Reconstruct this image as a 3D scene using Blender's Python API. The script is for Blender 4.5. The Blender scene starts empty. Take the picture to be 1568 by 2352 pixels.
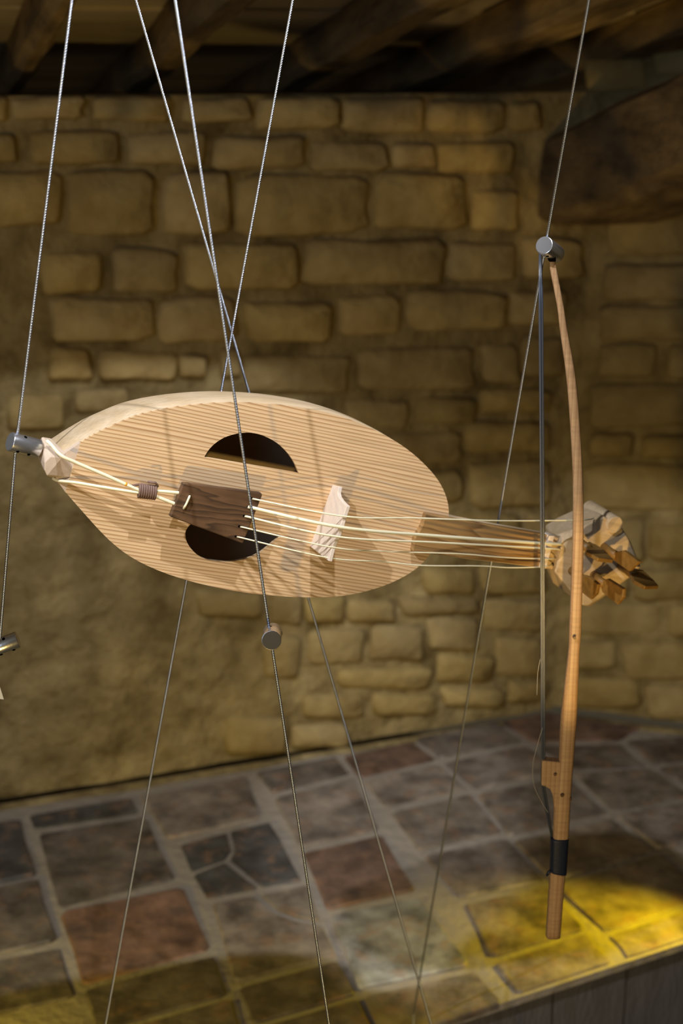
import bpy, bmesh, math, random
from mathutils import Vector, Matrix, noise
random.seed(7)
S = bpy.context.scene
COL = S.collection
V = Vector

# ------------------------------------------------------------------ camera, world, lights, exposure
cam_d = bpy.data.cameras.new('camera')
cam = bpy.data.objects.new('camera', cam_d); COL.objects.link(cam)
cam_d.sensor_fit = 'VERTICAL'; cam_d.sensor_height = 36.0; cam_d.lens = 50.51
cam_d.clip_start = 0.05
cam.location = (0, 0, 1.95)
cam.rotation_euler = (math.radians(90 - 17.271), 0, 0)
cam_d.dof.use_dof = True
cam_d.dof.focus_distance = 1.50
cam_d.dof.aperture_fstop = 4.5
S.camera = cam

w = bpy.data.worlds.new('dim_room'); S.world = w; w.use_nodes = True
w.node_tree.nodes['Background'].inputs[0].default_value = (1.0, 0.80, 0.50, 1)
w.node_tree.nodes['Background'].inputs[1].default_value = 0.045

def spot(name, loc, aim, power, color, size, blend, radius):
    d = bpy.data.lights.new(name, 'SPOT'); d.energy = power; d.color = color
    d.spot_size = math.radians(size); d.spot_blend = blend; d.shadow_soft_size = radius
    o = bpy.data.objects.new(name, d); COL.objects.link(o); o.location = loc
    o.rotation_euler = (V(aim) - V(loc)).to_track_quat('-Z', 'Y').to_euler()
    return o
spot('spot_white', (-0.72, 0.37, 2.95), (0.50, 2.76, 0.50), 130, (0.93, 0.95, 1.0), 23, 0.25, 0.014)
spot('spot_white', (0.20, 0.93, 2.90), (-0.48, 2.55, 0.68), 88, (0.93, 0.95, 1.0), 37, 0.25, 0.014)
spot('spot_yellow', (0.80, 2.315, 0.74), (0.46, 2.20, 0.45), 19, (1.0, 0.74, 0.0), 66, 0.9, 0.02)
spot('spot_yellow', (-0.85, 1.55, 0.72), (-0.35, 2.10, 0.45), 13, (1.0, 0.74, 0.0), 80, 0.9, 0.02)
spot('spot_gold', (0.22, 0.60, 1.02), (0.32, 1.66, 1.39), 32, (1.0, 0.66, 0.22), 17, 0.6, 0.012)
spot('spot_warm', (-0.30, -0.20, 0.80), (0.1, 1.9, 1.40), 50, (1.0, 0.69, 0.21), 80, 0.8, 0.03)
wd_ = bpy.data.lights.new('added_blue_fill', 'AREA'); wd_.shape = 'RECTANGLE'; wd_.size = 1.0; wd_.size_y = 1.4; wd_.energy = 22; wd_.color = (0.70, 0.82, 1.0)  # added bluish fill panel behind the camera, for sheen on the metal and some wall fill
wo = bpy.data.objects.new('added_blue_fill', wd_); COL.objects.link(wo); wo.location = (-1.6, -1.6, 2.3)
wo.rotation_euler = (V((0, 1.6, 1.5)) - wo.location).to_track_quat('-Z', 'Y').to_euler()

S.view_settings.view_transform = 'Standard'
S.view_settings.look = 'None'
S.view_settings.gamma = 1.0
S.view_settings.use_curve_mapping = False
S.view_settings.exposure = 0.0

# ------------------------------------------------------------------ measured tables (metres)
STONES_LEFT = [[[-0.5292,1.8947],[-0.4723,1.8943],[-0.4755,1.8474],[-0.5327,1.8481]],[[-0.4657,1.8966],[-0.3278,1.8957],[-0.3304,1.8472],[-0.469,1.8489]],[[-0.3096,1.8964],[-0.1551,1.8954],[-0.1569,1.8434],[-0.3122,1.8453]],[[-0.1381,1.8888],[-0.002,1.8878],[-0.0029,1.8414],[-0.1396,1.8432]],[[0.0178,1.8926],[0.182,1.8915],[0.182,1.8238],[0.0166,1.8262]],[[0.1932,1.8906],[0.3701,1.8894],[0.3715,1.8141],[0.1932,1.8168]],[[0.3848,1.885],[0.5504,1.8838],[0.5532,1.8096],[0.3862,1.8121]],[[0.5639,1.8758],[0.6354,1.8752],[0.638,1.8172],[0.5661,1.8183]],[[-0.5418,1.8318],[-0.4557,1.8306],[-0.4593,1.7758],[-0.5459,1.7776]],[[-0.4377,1.8343],[-0.2625,1.8318],[-0.2655,1.7667],[-0.4418,1.7706]],[[-0.2491,1.8284],[-0.0921,1.8261],[-0.0941,1.7579],[-0.2522,1.7615]],[[-0.0773,1.8192],[0.1104,1.8164],[0.1098,1.749],[-0.0791,1.7534]],[[0.126,1.8025],[0.2902,1.7998],[0.2908,1.7431],[0.1256,1.7469]],[[0.3009,1.7978],[0.3974,1.7962],[0.3985,1.7415],[0.3014,1.7437]],[[0.4072,1.796],[0.5803,1.7931],[0.583,1.7254],[0.4087,1.7297]],[[-0.5471,1.7618],[-0.3785,1.7578],[-0.3846,1.6514],[-0.5549,1.6576]],[[-0.3686,1.7568],[-0.201,1.7529],[-0.206,1.628],[-0.3755,1.6345]],[[-0.1874,1.7467],[-0.0445,1.7433],[-0.0474,1.6262],[-0.1918,1.6317]],[[-0.032,1.743],[0.2485,1.7362],[0.2492,1.6123],[-0.0347,1.6231]],[[0.2658,1.7393],[0.4645,1.7346],[0.4678,1.6159],[0.2666,1.6233]],[[0.4786,1.7019],[0.5923,1.6988],[0.596,1.6065],[0.4812,1.6108]],[[-0.4222,1.6105],[-0.3049,1.6056],[-0.3092,1.5197],[-0.4274,1.5259]],[[-0.2814,1.6106],[-0.1592,1.6056],[-0.1625,1.5121],[-0.2858,1.5185]],[[-0.1394,1.6134],[0.1001,1.6039],[0.0992,1.5049],[-0.1426,1.5172]],[[0.1039,1.6125],[0.4256,1.6001],[0.428,1.4983],[0.1031,1.5146]],[[0.4319,1.5907],[0.5906,1.5844],[0.5942,1.4938],[0.434,1.5018]],[[0.6028,1.5941],[0.7501,1.5885],[0.7552,1.4974],[0.6065,1.5046]],[[-0.4177,1.5186],[-0.2125,1.5078],[-0.2162,1.4166],[-0.4231,1.4297]],[[-0.2019,1.509],[-0.0329,1.5001],[-0.035,1.405],[-0.2055,1.4159]],[[-0.0174,1.4904],[0.1699,1.4803],[0.1697,1.3883],[-0.0193,1.4004]],[[0.1816,1.4934],[0.3292,1.4857],[0.3304,1.3969],[0.1815,1.4061]],[[0.3391,1.4935],[0.5683,1.4818],[0.5717,1.3897],[0.3404,1.4038]],[[0.5798,1.4851],[0.7127,1.4783],[0.7172,1.3906],[0.5831,1.3987]],[[-0.3236,1.4058],[-0.1639,1.3953],[-0.166,1.336],[-0.3265,1.3477]],[[-0.1578,1.3896],[-0.1067,1.3862],[-0.1081,1.3391],[-0.1594,1.3428]],[[-0.0215,1.3823],[0.2109,1.367],[0.2111,1.2772],[-0.0233,1.2951]],[[0.2227,1.3784],[0.502,1.3603],[0.5049,1.2637],[0.223,1.2849]],[[0.5144,1.3662],[0.6102,1.3601],[0.6138,1.2713],[0.5172,1.2785]],[[0.618,1.3791],[0.7181,1.3729],[0.7229,1.2784],[0.6219,1.2856]],[[-0.077,1.3951],[-0.0288,1.3919],[-0.03,1.3353],[-0.0785,1.3388]],[[0.1992,1.2686],[0.3456,1.2573],[0.3466,1.1889],[0.1992,1.2014]],[[0.3609,1.2609],[0.5074,1.2497],[0.5094,1.1861],[0.3619,1.1984]],[[0.5196,1.2685],[0.6931,1.2555],[0.6959,1.1989],[0.5213,1.213]],[[0.4836,1.1942],[0.697,1.1764],[0.7006,1.1003],[0.4856,1.1199]],[[0.2445,1.1908],[0.4736,1.1711],[0.4756,1.0967],[0.2448,1.1183]],[[0.2807,1.1031],[0.4824,1.0839],[0.4844,1.0081],[0.2813,1.0291]],[[0.4926,1.1011],[0.7015,1.0816],[0.7068,0.9713],[0.4957,0.9935]],[[0.4721,0.9857],[0.6317,0.9687],[0.6359,0.8676],[0.4747,0.8865]],[[0.6419,0.9645],[0.7075,0.9575],[0.7133,0.8369],[0.647,0.8448]],[[0.5303,0.8588],[0.7053,0.8379],[0.709,0.759],[0.5327,0.7815]],[[0.3941,0.8646],[0.5196,0.8495],[0.5216,0.783],[0.3953,0.7991]],[[-0.1342,0.8768],[0.0071,0.8589],[0.0059,0.7918],[-0.1362,0.8109]],[[0.023,0.8589],[0.0971,0.8495],[0.0964,0.7651],[0.0216,0.7753]],[[0.1072,0.836],[0.2015,0.8239],[0.2015,0.7508],[0.1066,0.7637]],[[0.2046,0.8069],[0.3204,0.7918],[0.321,0.7388],[0.2047,0.7546]],[[0.3342,0.7985],[0.5274,0.7736],[0.5287,0.7324],[0.3347,0.7582]],[[0.5387,0.7678],[0.7038,0.7465],[0.7078,0.6618],[0.5413,0.6848]],[[0.0102,0.75],[0.0961,0.7381],[0.0952,0.6307],[0.0084,0.6438]],[[0.1085,0.751],[0.2499,0.7315],[0.2503,0.6417],[0.1078,0.6628]],[[0.2604,0.7407],[0.3935,0.7225],[0.3952,0.6313],[0.2609,0.6509]],[[0.4062,0.7401],[0.5289,0.7236],[0.5315,0.6401],[0.4078,0.6578]],[[0.4257,0.6421],[0.5694,0.6213],[0.5719,0.5494],[0.4272,0.5715]],[[0.5792,0.6664],[0.7038,0.649],[0.7085,0.5468],[0.5827,0.5658]],[[0.1838,0.6473],[0.4098,0.6138],[0.4109,0.5585],[0.1837,0.5936]],[[0.0949,0.5966],[0.255,0.5717],[0.2553,0.5102],[0.0943,0.5363]],[[0.2657,0.57],[0.43,0.5444],[0.4312,0.4906],[0.2661,0.5172]],[[0.4431,0.558],[0.5976,0.5342],[0.5994,0.484],[0.4442,0.5087]],[[0.6085,0.5506],[0.7197,0.5337],[0.7224,0.4759],[0.6106,0.4936]],[[-0.0787,0.5729],[0.0634,0.55],[0.0622,0.4523],[-0.0811,0.4771]],[[0.0755,0.5264],[0.2103,0.5043],[0.2104,0.4468],[0.0749,0.4699]],[[-0.2438,1.3119],[-0.1533,1.305],[-0.1547,1.2639],[-0.2455,1.2712]],[[-0.4221,1.4175],[-0.3363,1.4119],[-0.3395,1.3504],[-0.4258,1.3567]],[[-0.504,1.3318],[-0.3932,1.3233],[-0.3973,1.2521],[-0.5087,1.2616]],[[-0.3752,1.3353],[-0.2611,1.3268],[-0.2635,1.2727],[-0.3781,1.282]]]
STONES_RIGHT = [[[0.0674,1.1962],[0.2549,1.2013],[0.263,1.0905],[0.074,1.0833]],[[0.0651,1.0715],[0.2638,1.0793],[0.2698,0.9984],[0.0698,0.989]],[[0.0609,0.975],[0.2707,0.9852],[0.2763,0.9088],[0.0653,0.8971]],[[0.0598,0.8918],[0.194,0.8994],[0.1992,0.8223],[0.0641,0.8138]],[[0.2094,0.8973],[0.3141,0.9032],[0.3198,0.8281],[0.2145,0.8213]],[[0.0451,0.8026],[0.3017,0.8191],[0.3094,0.7171],[0.0508,0.6979]],[[0.0493,0.6876],[0.1494,0.6951],[0.1528,0.6396],[0.0524,0.6315]],[[0.1712,0.6887],[0.3107,0.6993],[0.315,0.6416],[0.175,0.6301]],[[0.0416,0.6089],[0.2968,0.63],[0.3047,0.5227],[0.0475,0.4988]],[[0.0424,0.4793],[0.1896,0.4932],[0.1963,0.3888],[0.048,0.3732]],[[0.2001,0.4838],[0.345,0.4977],[0.3521,0.4051],[0.2062,0.3898]],[[0.0426,0.3597],[0.1574,0.3719],[0.162,0.2973],[0.0465,0.2843]],[[0.1696,0.369],[0.3534,0.3885],[0.359,0.3154],[0.1743,0.2944]],[[0.041,0.2705],[0.2424,0.2936],[0.2477,0.2143],[0.0452,0.1896]],[[0.2545,0.2907],[0.3792,0.305],[0.3853,0.2268],[0.2599,0.2114]],[[0.0356,0.1751],[0.1482,0.1889],[0.153,0.1099],[0.0397,0.0951]],[[0.1606,0.1861],[0.3766,0.2128],[0.3837,0.1205],[0.1664,0.0916]],[[0.0321,0.0783],[0.2046,0.1011],[0.2096,0.0236],[0.0361,-0.0007]],[[0.2199,0.0854],[0.3847,0.1075],[0.3913,0.0224],[0.2255,-0.0012]],[[0.0003,1.507],[0.1263,1.5068],[0.1311,1.4325],[0.0044,1.4318]],[[0.141,1.5313],[0.2661,1.5307],[0.2714,1.4613],[0.1457,1.4609]]]
RIGHT_FRAME = [[0.5124,3.1961,0.463],[0.9532,-0.3024,0.0],[-0.3023,-0.9529,0.0231],[0.007,0.022,0.9997]]
RIGHT_CORNER = [0.0499,1.6641]
LEFT_FRAME = [[-0.1816,2.9435,0.45],[0.9397,0.342,0.0],[0.342,-0.9397,0.0]]
LEFT_CORNER = [[0.7385,0.463],[0.8014,2.1267]]
TILES = [[[0.06,0.06,0.06],[-0.8106,0.0973],[-0.5542,0.0974],[-0.5545,0.321],[-0.8163,0.3306]],[[0.115,0.1,0.085],[-0.8162,0.3538],[-0.5549,0.3457],[-0.5522,0.5536],[-0.8178,0.567]],[[0.115,0.1,0.085],[-0.8176,0.5855],[-0.5518,0.5793],[-0.5529,0.728],[-0.8174,0.736]],[[0.06,0.06,0.06],[-0.5303,0.0868],[-0.319,0.0903],[-0.3179,0.1504],[-0.5276,0.1412]],[[0.115,0.1,0.085],[-0.5227,0.1673],[-0.3055,0.1783],[-0.3051,0.4251],[-0.5282,0.4463]],[[0.165,0.1,0.07],[-0.5305,0.4701],[-0.2999,0.4662],[-0.3006,0.6735],[-0.5303,0.7004]],[[0.115,0.1,0.085],[-0.5306,0.7183],[-0.3024,0.6979],[-0.3085,0.8106],[-0.533,0.8325]],[[0.115,0.1,0.085],[-0.5319,0.8492],[-0.3078,0.8297],[-0.314,0.9239],[-0.5351,0.9439]],[[0.19,0.165,0.14],[-0.2972,0.086],[-0.0572,0.0724],[-0.0784,0.2571],[-0.2794,0.2743]],[[0.06,0.06,0.06],[-0.2635,0.3091],[-0.1645,0.2958],[-0.1747,0.3646],[-0.1959,0.392],[-0.2673,0.4121]],[[0.06,0.06,0.06],[-0.1547,0.2938],[-0.0705,0.2868],[-0.0694,0.3489],[-0.078,0.5144],[-0.1536,0.5097],[-0.1837,0.3964],[-0.1643,0.3595]],[[0.06,0.06,0.06],[-0.2665,0.4292],[-0.2007,0.4092],[-0.1648,0.5122],[-0.2624,0.5118]],[[0.19,0.165,0.14],[-0.2577,0.5386],[-0.1821,0.541],[-0.1639,0.6065],[-0.1245,0.6539],[-0.0913,0.6749],[-0.0993,0.7677],[-0.2851,0.7819]],[[0.155,0.135,0.11],[-0.1649,0.541],[-0.0732,0.5423],[-0.0903,0.6574],[-0.1192,0.6379],[-0.149,0.5997]],[[0.115,0.1,0.085],[-0.2848,0.8026],[-0.1038,0.7893],[-0.1067,0.8841],[-0.2879,0.9004]],[[0.115,0.1,0.085],[-0.287,0.9173],[-0.1074,0.9027],[-0.1127,0.9971],[-0.2872,1.0125]],[[0.115,0.1,0.085],[-0.0311,0.0689],[0.1576,0.0574],[0.1593,0.1382],[-0.0218,0.1616]],[[0.19,0.165,0.14],[-0.0275,0.1923],[0.1567,0.1675],[0.1329,0.3854],[-0.0386,0.3963]],[[0.125,0.082,0.062],[-0.04,0.4225],[0.13,0.4123],[0.115,0.6221],[-0.0629,0.628]],[[0.22,0.225,0.22],[-0.0636,0.6491],[0.1128,0.6484],[0.112,0.876],[-0.0915,0.873]],[[0.2,0.17,0.13],[-0.093,0.8979],[0.111,0.8997],[0.1182,0.9873],[-0.0034,1.0016],[-0.1035,1.0121]],[[0.125,0.082,0.062],[0.1791,0.0561],[0.3512,0.0415],[0.3683,0.1409],[0.1771,0.1621]],[[0.19,0.165,0.14],[0.1776,0.1879],[0.3619,0.1678],[0.3755,0.2895],[0.1854,0.302]],[[0.155,0.135,0.11],[0.1847,0.3334],[0.3711,0.3169],[0.3647,0.4828],[0.1805,0.4886]],[[0.19,0.165,0.14],[0.1807,0.5169],[0.3624,0.5115],[0.362,0.6745],[0.1885,0.6759]],[[0.2,0.17,0.13],[0.1863,0.7002],[0.3583,0.6993],[0.3532,0.847],[0.1577,0.8681]],[[0.2,0.17,0.13],[0.1574,0.8898],[0.3467,0.8665],[0.3457,0.9529],[0.1563,0.976]],[[0.115,0.1,0.085],[0.3668,0.0304],[0.5778,0.0233],[0.5885,0.1279],[0.382,0.139]],[[0.19,0.165,0.14],[0.3808,0.1612],[0.5888,0.1493],[0.6069,0.2836],[0.3933,0.296]],[[0.155,0.135,0.11],[0.3887,0.3233],[0.6069,0.3098],[0.6075,0.4872],[0.3769,0.5021]],[[0.2,0.17,0.13],[0.3744,0.5268],[0.6049,0.5096],[0.6185,0.6533],[0.3763,0.683]],[[0.2,0.17,0.13],[0.3724,0.7045],[0.6194,0.6713],[0.6423,0.83],[0.3869,0.8665]],[[0.2,0.17,0.13],[0.3859,0.8836],[0.6491,0.8483],[0.6996,0.9132],[0.3824,0.9499]],[[0.125,0.082,0.062],[0.5937,0.019],[0.717,0.0126],[0.7735,0.0718],[0.8896,0.1569],[0.8079,0.1957],[0.617,0.1382]],[[0.115,0.1,0.085],[0.6198,0.1653],[0.7987,0.221],[0.7957,0.3302],[0.6317,0.2882]],[[0.155,0.135,0.11],[0.6326,0.3105],[0.7978,0.3487],[0.8177,0.4877],[0.6243,0.4816]],[[0.19,0.165,0.14],[0.6241,0.505],[0.8174,0.5079],[0.8391,0.6611],[0.6346,0.6467]],[[0.115,0.1,0.085],[0.8211,0.2125],[1.0113,0.2456],[1.0288,0.3584],[0.8197,0.3277]],[[0.155,0.135,0.11],[0.821,0.3527],[1.03,0.3817],[1.0385,0.5055],[0.8407,0.4858]],[[0.19,0.165,0.14],[0.8375,0.5071],[1.0327,0.5287],[1.0416,0.6491],[0.8622,0.6508]],[[0.132,0.116,0.099],[-1.0303,0.0868],[-0.819,0.0903],[-0.8179,0.1504],[-1.0276,0.1412]],[[0.132,0.116,0.099],[-1.0227,0.1673],[-0.8055,0.1783],[-0.8051,0.4251],[-1.0282,0.4463]],[[0.132,0.116,0.099],[-1.0305,0.4701],[-0.7999,0.4662],[-0.8006,0.6735],[-1.0303,0.7004]],[[0.132,0.116,0.099],[-1.0306,0.7183],[-0.8024,0.6979],[-0.8085,0.8106],[-1.033,0.8325]],[[0.132,0.116,0.099],[-1.0319,0.8492],[-0.8078,0.8297],[-0.814,0.9239],[-1.0351,0.9439]],[[0.096,0.084,0.072],[-1.2903,0.0868],[-1.079,0.0903],[-1.0779,0.1504],[-1.2876,0.1412]],[[0.096,0.084,0.072],[-1.2827,0.1673],[-1.0655,0.1783],[-1.0651,0.4251],[-1.2882,0.4463]],[[0.096,0.084,0.072],[-1.2905,0.4701],[-1.0599,0.4662],[-1.0606,0.6735],[-1.2903,0.7004]],[[0.096,0.084,0.072],[-1.2906,0.7183],[-1.0624,0.6979],[-1.0685,0.8106],[-1.293,0.8325]],[[0.096,0.084,0.072],[-1.2919,0.8492],[-1.0678,0.8297],[-1.074,0.9239],[-1.2951,0.9439]]]
HEARTH_EDGE = [[-0.7804,1.0916],[-0.0077,1.0024],[0.5001,0.9438],[0.6936,0.9217]]
CEIL_FRAME = [[-0.157,2.9524,1.9598],[0.9397,0.342,0.0],[0.2563,-0.9545,0.1523],[-0.0523,0.1436,0.9883]]
RAFTERS = [[-0.7482,-0.6838],[-0.4723,-0.4142],[-0.2148,-0.1293],[0.1204,0.2216],[0.4172,0.5588],[0.7395,0.9221]]
BEAM = [[0.4331,3.1353,1.8172],[0.4296,3.134,1.6235],[0.2514,-0.9405,0.2286]]
FIDDLE_FRAME = [[-0.1052,1.4849,1.5051],[0.8892,0.3592,-0.2834],[0.2628,0.1062,0.959],[0.3746,-0.9272,0.0]]
BODY = [[-0.2047,-0.0157],[-0.1997,-0.0217],[-0.1916,-0.0283],[-0.1784,-0.0388],[-0.1632,-0.0504],[-0.1489,-0.0611],[-0.1347,-0.071],[-0.1211,-0.0789],[-0.1071,-0.0855],[-0.0918,-0.0909],[-0.0754,-0.0952],[-0.0574,-0.0988],[-0.0389,-0.1015],[-0.0207,-0.1034],[-0.0025,-0.1046],[0.0157,-0.1052],[0.0339,-0.1052],[0.0525,-0.1045],[0.0704,-0.1034],[0.0864,-0.1021],[0.1018,-0.1003],[0.1175,-0.0981],[0.1332,-0.0951],[0.1486,-0.0913],[0.1639,-0.0863],[0.1792,-0.08],[0.1937,-0.0728],[0.2065,-0.0651],[0.2174,-0.057],[0.226,-0.0491],[0.2327,-0.0412],[0.238,-0.0331],[0.2421,-0.0248],[0.2456,-0.0163],[0.2483,-0.0078],[0.2504,0.0001],[0.2515,0.0076],[0.2516,0.0147],[0.2505,0.0217],[0.2481,0.0292],[0.2445,0.0365],[0.2399,0.0436],[0.2343,0.0505],[0.2277,0.057],[0.2197,0.0635],[0.2096,0.0702],[0.1984,0.0766],[0.1871,0.0824],[0.1752,0.0876],[0.163,0.0921],[0.1504,0.096],[0.1373,0.0994],[0.1237,0.1024],[0.1096,0.1048],[0.0954,0.1067],[0.0816,0.108],[0.0681,0.1087],[0.0553,0.1087],[0.042,0.1083],[0.027,0.1074],[0.0116,0.106],[-0.0035,0.1041],[-0.0177,0.1019],[-0.03,0.0998],[-0.0416,0.0975],[-0.053,0.0949],[-0.0648,0.0918],[-0.0781,0.0879],[-0.0919,0.0835],[-0.1054,0.0786],[-0.1181,0.0735],[-0.1291,0.0685],[-0.1392,0.0631],[-0.1496,0.0563],[-0.1593,0.0493],[-0.1676,0.0433],[-0.175,0.0374],[-0.1817,0.0313],[-0.1882,0.0251],[-0.195,0.0184],[-0.2011,0.0119],[-0.2059,0.0068],[-0.2086,0.0012],[-0.2079,-0.0071]]
PLATE = [[-0.1927,-0.0274],[-0.1854,-0.0331],[-0.1749,-0.0413],[-0.1644,-0.0494],[-0.1549,-0.0566],[-0.1453,-0.0636],[-0.1359,-0.07],[-0.1268,-0.0754],[-0.1178,-0.0802],[-0.1084,-0.0844],[-0.0983,-0.0881],[-0.0878,-0.0913],[-0.0768,-0.0941],[-0.065,-0.0966],[-0.0527,-0.0987],[-0.0404,-0.1004],[-0.0283,-0.1018],[-0.0162,-0.1027],[-0.0041,-0.1034],[0.008,-0.1039],[0.0201,-0.1041],[0.0322,-0.1041],[0.0445,-0.1037],[0.0568,-0.1031],[0.0686,-0.1023],[0.0794,-0.1014],[0.0897,-0.1004],[0.0999,-0.0992],[0.1104,-0.0977],[0.1208,-0.0961],[0.1312,-0.094],[0.1415,-0.0915],[0.1517,-0.0887],[0.1619,-0.0853],[0.172,-0.0812],[0.1821,-0.0766],[0.1916,-0.0718],[0.2002,-0.0667],[0.2082,-0.0613],[0.2152,-0.056],[0.2211,-0.0508],[0.2261,-0.0456],[0.2305,-0.0403],[0.2341,-0.0349],[0.2371,-0.0294],[0.2398,-0.0239],[0.2422,-0.0182],[0.2443,-0.0125],[0.246,-0.007],[0.2475,-0.0017],[0.2486,0.0034],[0.2492,0.0084],[0.2494,0.0132],[0.249,0.0178],[0.2482,0.0225],[0.2467,0.0274],[0.2447,0.0324],[0.2423,0.0373],[0.2393,0.042],[0.2359,0.0466],[0.232,0.0512],[0.2277,0.0555],[0.223,0.0598],[0.2175,0.0641],[0.211,0.0686],[0.2037,0.073],[0.1963,0.0772],[0.1888,0.0811],[0.181,0.0848],[0.1731,0.0882],[0.1651,0.0912],[0.1568,0.094],[0.1483,0.0966],[0.1397,0.0989],[0.1308,0.101],[0.1218,0.1029],[0.1124,0.1046],[0.1029,0.106],[0.0935,0.1072],[0.0843,0.1082],[0.0753,0.1088],[0.0664,0.1092],[0.0578,0.1093],[0.0493,0.1092],[0.0403,0.1088],[0.0305,0.1083],[0.0202,0.1075],[0.01,0.1065],[-0.0,0.1053],[-0.01,0.1039],[-0.0193,0.1025],[-0.0276,0.1011],[-0.0354,0.0997],[-0.0431,0.0981],[-0.0507,0.0964],[-0.0582,0.0946],[-0.0662,0.0924],[-0.075,0.0899],[-0.0841,0.0871],[-0.0932,0.0841],[-0.1022,0.0809],[-0.1111,0.0775],[-0.1194,0.0741],[-0.1268,0.0708],[-0.1337,0.0675],[-0.1404,0.0638],[-0.1473,0.0594],[-0.1541,0.0546],[-0.1604,0.05],[-0.1661,0.0459],[-0.1712,0.0421],[-0.1761,0.0381],[-0.1811,0.0336],[-0.1859,0.0291],[-0.1892,0.0259]]
D_UP = [[-0.0566,0.0356],[-0.0561,0.0376],[-0.0552,0.0404],[-0.0542,0.0433],[-0.0529,0.0459],[-0.0514,0.0486],[-0.0494,0.0514],[-0.0469,0.0544],[-0.0438,0.0575],[-0.0404,0.0604],[-0.0363,0.0629],[-0.0318,0.0653],[-0.0272,0.0673],[-0.0227,0.0689],[-0.018,0.0702],[-0.0132,0.071],[-0.0082,0.0713],[-0.0031,0.0712],[0.0022,0.0706],[0.0077,0.0695],[0.0134,0.0679],[0.0188,0.066],[0.0238,0.0638],[0.0284,0.0612],[0.0328,0.0584],[0.037,0.0554],[0.0408,0.0521],[0.0444,0.0488],[0.0479,0.0449],[0.051,0.0408],[0.0532,0.038]]
D_LOW = [[-0.0502,-0.0342],[-0.0519,-0.0371],[-0.0542,-0.0412],[-0.0558,-0.0449],[-0.0561,-0.0478],[-0.0557,-0.0503],[-0.055,-0.0527],[-0.054,-0.055],[-0.0527,-0.0572],[-0.0511,-0.0594],[-0.0491,-0.0616],[-0.0469,-0.0637],[-0.0444,-0.0657],[-0.0416,-0.0677],[-0.0386,-0.0696],[-0.0355,-0.0712],[-0.0323,-0.0725],[-0.0291,-0.0734],[-0.0256,-0.0741],[-0.022,-0.0746],[-0.0181,-0.0749],[-0.0138,-0.0748],[-0.0086,-0.0742],[-0.0029,-0.0733],[0.0023,-0.0722],[0.0067,-0.071],[0.0105,-0.0697],[0.0142,-0.0683],[0.0177,-0.0669],[0.0211,-0.0654],[0.0243,-0.0637],[0.0273,-0.0618],[0.0301,-0.0597],[0.0329,-0.0572],[0.0356,-0.0545],[0.0383,-0.0514],[0.0413,-0.0478],[0.045,-0.0428],[0.0491,-0.0373],[0.0519,-0.0334]]
TAILPIECE = [[-0.0804,0.0093],[0.0063,0.0138],[0.0088,0.0119],[0.0015,-0.0443],[-0.0856,-0.0288]]
TP_HOLES = [[-0.0029,0.0064,0.0283],[-0.0042,-0.0035,0.0283],[-0.0059,-0.014,0.0283],[-0.0081,-0.0261,0.0283],[-0.009,-0.0376,0.0283]]
GUT_LOOP = [[-0.0694,-0.0031,0.026],[-0.0713,-0.0046,0.0305],[-0.0724,-0.0103,0.031],[-0.0734,-0.015,0.0305],[-0.0726,-0.0185,0.026]]
GUT_HOLES = [[-0.0705,-0.0031,0.0283],[-0.0726,-0.0174,0.0283]]
GUT_A = [[-0.2216,0.02,-0.002],[-0.2178,0.018,0.004],[-0.2089,0.0117,0.016],[-0.1924,0.0074,0.0175],[-0.1592,0.0003,0.02],[-0.1268,-0.0071,0.023],[-0.1145,-0.0084,0.024],[-0.1023,-0.0114,0.024],[-0.0845,-0.0147,0.025],[-0.0759,-0.016,0.025]]
GUT_B = [[-0.2067,-0.0171,-0.002],[-0.202,-0.017,0.004],[-0.1878,-0.0146,0.01],[-0.1619,-0.013,0.016],[-0.125,-0.0105,0.023],[-0.1147,-0.0075,0.024],[-0.1039,-0.0051,0.024],[-0.0827,-0.0029,0.025],[-0.0746,-0.0024,0.025]]
WRAP = [[-0.1238,-0.0083,0.0235],[-0.1046,-0.0072,0.0235]]
BRIDGE = [[0.0958,0.0323,0.004],[0.0961,0.0353,0.0205],[0.0954,0.0284,0.023],[0.0952,0.0257,0.028],[0.095,0.0239,0.0374],[0.0949,0.0224,0.0549],[0.0941,0.0136,0.0555],[0.0929,0.0011,0.0572],[0.0918,-0.0107,0.058],[0.0905,-0.0249,0.0561],[0.0891,-0.0398,0.0599],[0.089,-0.0405,0.004]]
STRINGS = [[0.0009,[[-0.0023,0.0057,0.027],[0.0938,0.0112,0.0577],[0.1856,0.0198,0.04],[0.2971,0.0333,0.032],[0.3983,0.0494,0.026],[0.4254,0.0527,0.018],[0.438,0.0536,0.008]]],[0.0019,[[-0.0037,-0.0038,0.027],[0.0927,-0.0009,0.059],[0.2208,0.0035,0.036],[0.381,0.0154,0.02],[0.4018,0.0161,0.008]]],[0.0012,[[-0.0053,-0.0143,0.027],[0.0917,-0.0116,0.0601],[0.2231,-0.0039,0.036],[0.3807,0.0093,0.02],[0.404,0.0082,0.008]]],[0.0008,[[-0.0076,-0.0265,0.027],[0.0905,-0.0249,0.0561],[0.1709,-0.022,0.04],[0.2563,-0.013,0.033],[0.3172,-0.0094,0.027],[0.3815,-0.0036,0.02],[0.4037,-0.0034,0.008]]],[0.0008,[[-0.0085,-0.0379,0.027],[0.0893,-0.0373,0.055],[0.1638,-0.0349,0.04],[0.2158,-0.033,0.035],[0.2905,-0.0234,0.03],[0.3341,-0.0203,0.025],[0.3812,-0.0135,0.02],[0.4015,-0.0115,0.008]]]]
FINGERBOARD = [[0.2146,0.0212],[0.2147,0.0082],[0.2136,0.0027],[0.2097,-0.0084],[0.2118,-0.0243],[0.3876,-0.0162],[0.3861,0.0236]]
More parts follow.
